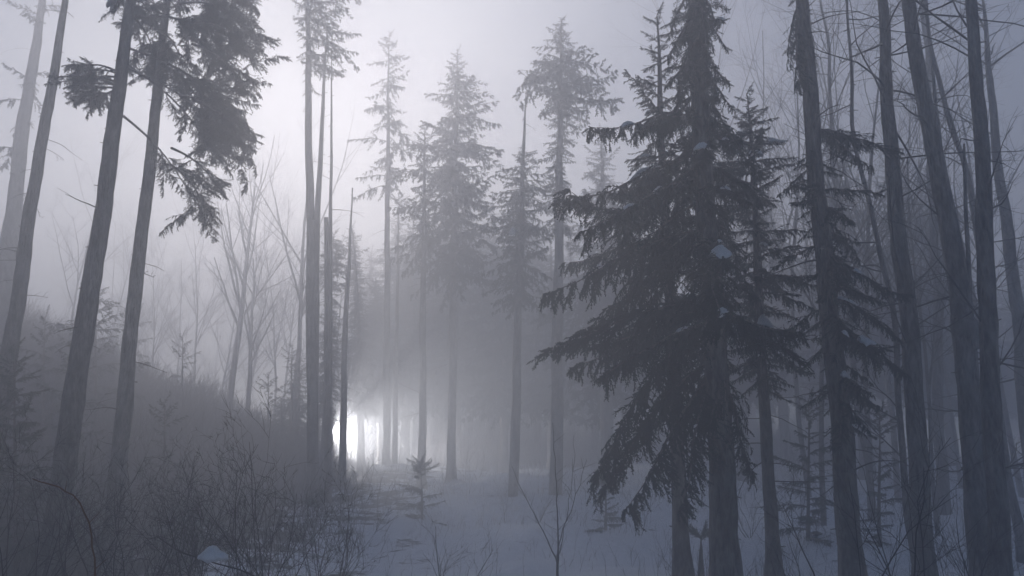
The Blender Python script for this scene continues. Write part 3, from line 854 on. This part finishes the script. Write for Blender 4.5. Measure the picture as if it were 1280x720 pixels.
# uncountable brush on the hill and the forest floor
def brush(name, n, region, hrange, r, mtl, lean=.35, forks=3, dens=None, around=None):
    A, B, Ra, Rb_ = [], [], [], []
    x0, x1, y0, y1 = region
    xx = rng.uniform(x0, x1, n * 3); yy = rng.uniform(y0, y1, n * 3)
    if dens is not None:
        keep = rng.random(n * 3) < dens(xx, yy)
        xx, yy = xx[keep], yy[keep]
    xx, yy = xx[:n], yy[:n]; n = len(xx)
    p = np.stack([xx, yy, ground(xx, yy) - .03], 1)
    h = rng.uniform(*hrange, n) * rng.uniform(.5, 1, n)
    if around:
        xb = np.repeat(np.array(around), 26, 0) + rng.normal(0, .55, (len(around) * 26, 2))
        p = np.concatenate([p, np.stack([xb[:, 0], xb[:, 1], ground(xb[:, 0], xb[:, 1]) - .03], 1)])
        h = np.concatenate([h, rng.uniform(.15, .9, len(xb))]); yy = p[:, 1]; n = len(p)
    d = unit(np.concatenate([rng.normal(0, lean, (n, 2)), np.ones((n, 1))], 1))
    mid = p + d * (h * .5)[:, None]
    d2 = unit(d + rng.normal(0, .22, (n, 3)))
    tip = mid + d2 * (h * .5)[:, None]
    rr = r * (yy / 20 + .5)
    mb = MB()
    cones(mb, p, mid, rr, rr * .75); cones(mb, mid, tip, rr * .75, rr * .25)
    for k in range(forks):
        f = rng.uniform(.1, .9, n)[:, None]
        q = mid + (tip - mid) * f if k % 2 else p + (mid - p) * (.5 + f * .5)
        e = q + unit(d + rng.normal(0, .55, (n, 3))) * (h * rng.uniform(.2, .45, n))[:, None]
        cones(mb, q, e, rr * .5, rr * .18)
    o = mb.build(name, mtl); o['kind'] = 'stuff'
    return o


o = brush('undergrowth', 6000, (-34, -3, 14, 50), (.5, 2.0), .006, M_TWIG, dens=lambda x, y: np.clip((-x / y * 1100 - 130) / 200, 0, 1))
o2 = brush('undergrowth', 5000, (-32, -8, 33, 49), (.7, 2.1), .006, M_TWIG, forks=5, dens=lambda x, y: .35 + .65 * (np.sin(x * 1.7 + y) * np.sin(x * .6 - y * .4) > 0))
o2['label'] = 'tall bare brush along the crest of the left slope'; o2['category'] = 'undergrowth'
o['label'] = 'tangled leafless undergrowth covering the dark left slope'; o['category'] = 'undergrowth'
o = brush('frosty_thicket', 7000, (-6, 24, 54, 66), (.8, 4.4), .006, M_FROST)
o['label'] = 'pale frosty thicket lit up behind the trunks right of the light'; o['category'] = 'thicket'
o = brush('grass_stems', 3000, (-9, 26, 17, 56), (.15, .9), .003, M_TWIG, around=[b_ for b_ in BASES if 12 < b_[1] < 56])
o['label'] = 'dry stems poking through the snow under the trees'; o['category'] = 'stems'

# ================================================================== THE LAMP
LD = 54.0
lp = at(414, 540, LD)
gz = float(ground(lp[0], lp[1]))
root = thing('lamp', 'glaring white lamp shining through the fog behind the clustered trunks', 'lamp', (lp[0], lp[1], gz))
mb = MB(); tube(mb, [[lp[0], lp[1] + .25, gz - .3], [lp[0], lp[1] + .25, lp[2] - .2]], [.06, .05], 10); mb.build('post', M_METAL, root, root.location)
dirc = unit(np.array([.84, -.54, -.02]))
t = np.linspace(0, 1, 8)
mb = MB(); tube(mb, lp[None] - dirc[None] * (.45 - .40 * t[:, None]), .10 + .14 * np.sqrt(t), 20); mb.build('housing', M_METAL, root, root.location)
mb = MB(); tube(mb, np.array([lp - dirc * .045, lp - dirc * .02, lp + dirc * .01]), [.22, .21, .12], 20); mb.build('lens', M_LENS, root, root.location)
sdv = unit(np.cross(dirc, [0, 0, 1.]))
P = []  # plate added over the lamp to cut off its upward light
for a, hgt in ((-.05, .25), (.75, .17)):
    for wd in (-.8, .8):
        for th in (0, .02): P.append(lp + dirc * a + sdv * wd + np.array([0, 0, hgt + th]))
mb = MB(); mb.add(P, [[0, 2, 6], [0, 6, 4], [1, 5, 7], [1, 7, 3], [0, 4, 5], [0, 5, 1], [2, 3, 7], [2, 7, 6], [0, 1, 3], [0, 3, 2], [4, 6, 7], [4, 7, 5]])
mb.build('added_visor', M_METAL, root, root.location, smooth=False)
ld = bpy.data.lights.new('lamp_light', 'SPOT'); ld.energy = 15000; ld.color = (1.0, .96, .92); ld.shadow_soft_size = .06
ld.spot_size = R(115); ld.spot_blend = .6
lo = bpy.data.objects.new('lamp_light', ld); col.objects.link(lo); lo.parent = root
lo.location = tuple(lp + dirc * .10 - np.array(root.location))
lo.rotation_euler = Vector(dirc).to_track_quat('-Z', 'Y').to_euler()

bp_ = lp + dirc * 2.2  # added bush, a gobo that splits the beam into shafts
shrub('bare_shrub', 'bare bush added to break the white lamp beam into shafts', (bp_[0], bp_[1], float(ground(bp_[0], bp_[1]))), 2.7, 5, .30, r=.03, maxl=2, lean=(.0, .0))
bp_ = lp + dirc * 2.6 + np.array([0, -.9, 0])  # second added bush, streaking the edge of the beam
shrub('bare_shrub', 'thin bare bush added to streak the front edge of the lamp beam', (bp_[0], bp_[1], float(ground(bp_[0], bp_[1]))), 2.4, 5, .25, r=.03, maxl=2)
for (ox, oy, rr_, hh, lab) in ((.35, -1.3, .10, 9, 'thin dark trunk added to cut shafts across the white lamp glare'), (1.0, -1.7, .07, 7.5, 'thin trunk added just right of the lamp glare to cut shafts'),
                              (1.75, -.9, .06, 6.5, 'thinnest bare trunk added in the bright beam to cut shafts'), (-.25, -1.6, .12, 10, 'dark trunk added at the left edge of the lamp glare to cut shafts')):
    bx, by = lp[0] + ox, lp[1] + oy; bz = float(ground(bx, by))  # trunks added near the lamp to throw dark shafts through its glow
    bare_tree('slender_tree', lab, (bx, by, bz), hh, rr_, (rng.normal(0, .02), 0), 3, spread=.5, kids=(3, 4))
# ================================================================== AIR, SKY, SUN
SUN_EL, SUN_AZ = R(23), R(-13.5)         # azimuth measured from the view direction, left negative
M_AIR = bpy.data.materials.new('haze_air'); M_AIR.use_nodes = True
nt = M_AIR.node_tree; nt.nodes.clear()
out = nt.nodes.new('ShaderNodeOutputMaterial'); pv = nt.nodes.new('ShaderNodeVolumePrincipled')
pv.inputs['Color'].default_value = (.795, .82, .885, 1)
pv.inputs['Density'].default_value = .028
pv.inputs['Anisotropy'].default_value = .70
nt.links.new(pv.outputs[0], out.inputs['Volume'])
x0, x1, y0, y1, z0, z1 = -75, 75, -25, 118, -4.5, 36
v = np.array([[x, y, z] for x in (x0, x1) for y in (y0, y1) for z in (z0, z1)], float)
f = [[0, 1, 3], [0, 3, 2], [4, 6, 7], [4, 7, 5], [0, 4, 5], [0, 5, 1], [2, 3, 7], [2, 7, 6], [0, 2, 6], [0, 6, 4], [1, 5, 7], [1, 7, 3]]
mb = MB(); mb.add(v, f)
hz = mb.build('haze', M_AIR, smooth=False); hz['kind'] = 'stuff'

w = bpy.data.worlds.new('World'); sc.world = w; w.use_nodes = True
nt = w.node_tree
sky = nt.nodes.new('ShaderNodeTexSky'); sky.sky_type = 'NISHITA'; sky.sun_disc = False
sky.sun_elevation = SUN_EL; sky.sun_rotation = SUN_AZ
sky.air_density = 1.0; sky.dust_density = 0.5; sky.ozone_density = 4.0
nt.links.new(sky.outputs[0], nt.nodes['Background'].inputs[0])
nt.nodes['Background'].inputs[1].default_value = .066

sd = bpy.data.lights.new('sun', 'SUN'); sd.energy = 2.8; sd.angle = R(16); sd.color = (1, .90, .81)
so = bpy.data.objects.new('sun', sd); col.objects.link(so)
sv = Vector((math.sin(SUN_AZ) * math.cos(SUN_EL), math.cos(SUN_AZ) * math.cos(SUN_EL), math.sin(SUN_EL)))
so.rotation_euler = sv.to_track_quat('Z', 'Y').to_euler()
so.location = (0, 0, 60)

sc.view_settings.view_transform = 'Standard'
sc.view_settings.look = 'None'
sc.view_settings.exposure = 0.05
sc.view_settings.gamma = 1
sc.render.engine = 'CYCLES'
c = sc.cycles
c.max_bounces = 6; c.diffuse_bounces = 2; c.glossy_bounces = 1; c.transmission_bounces = 2; c.volume_bounces = 3; c.transparent_max_bounces = 8
c.use_denoising = True
c.sample_clamp_indirect = 8
c.use_adaptive_sampling = False
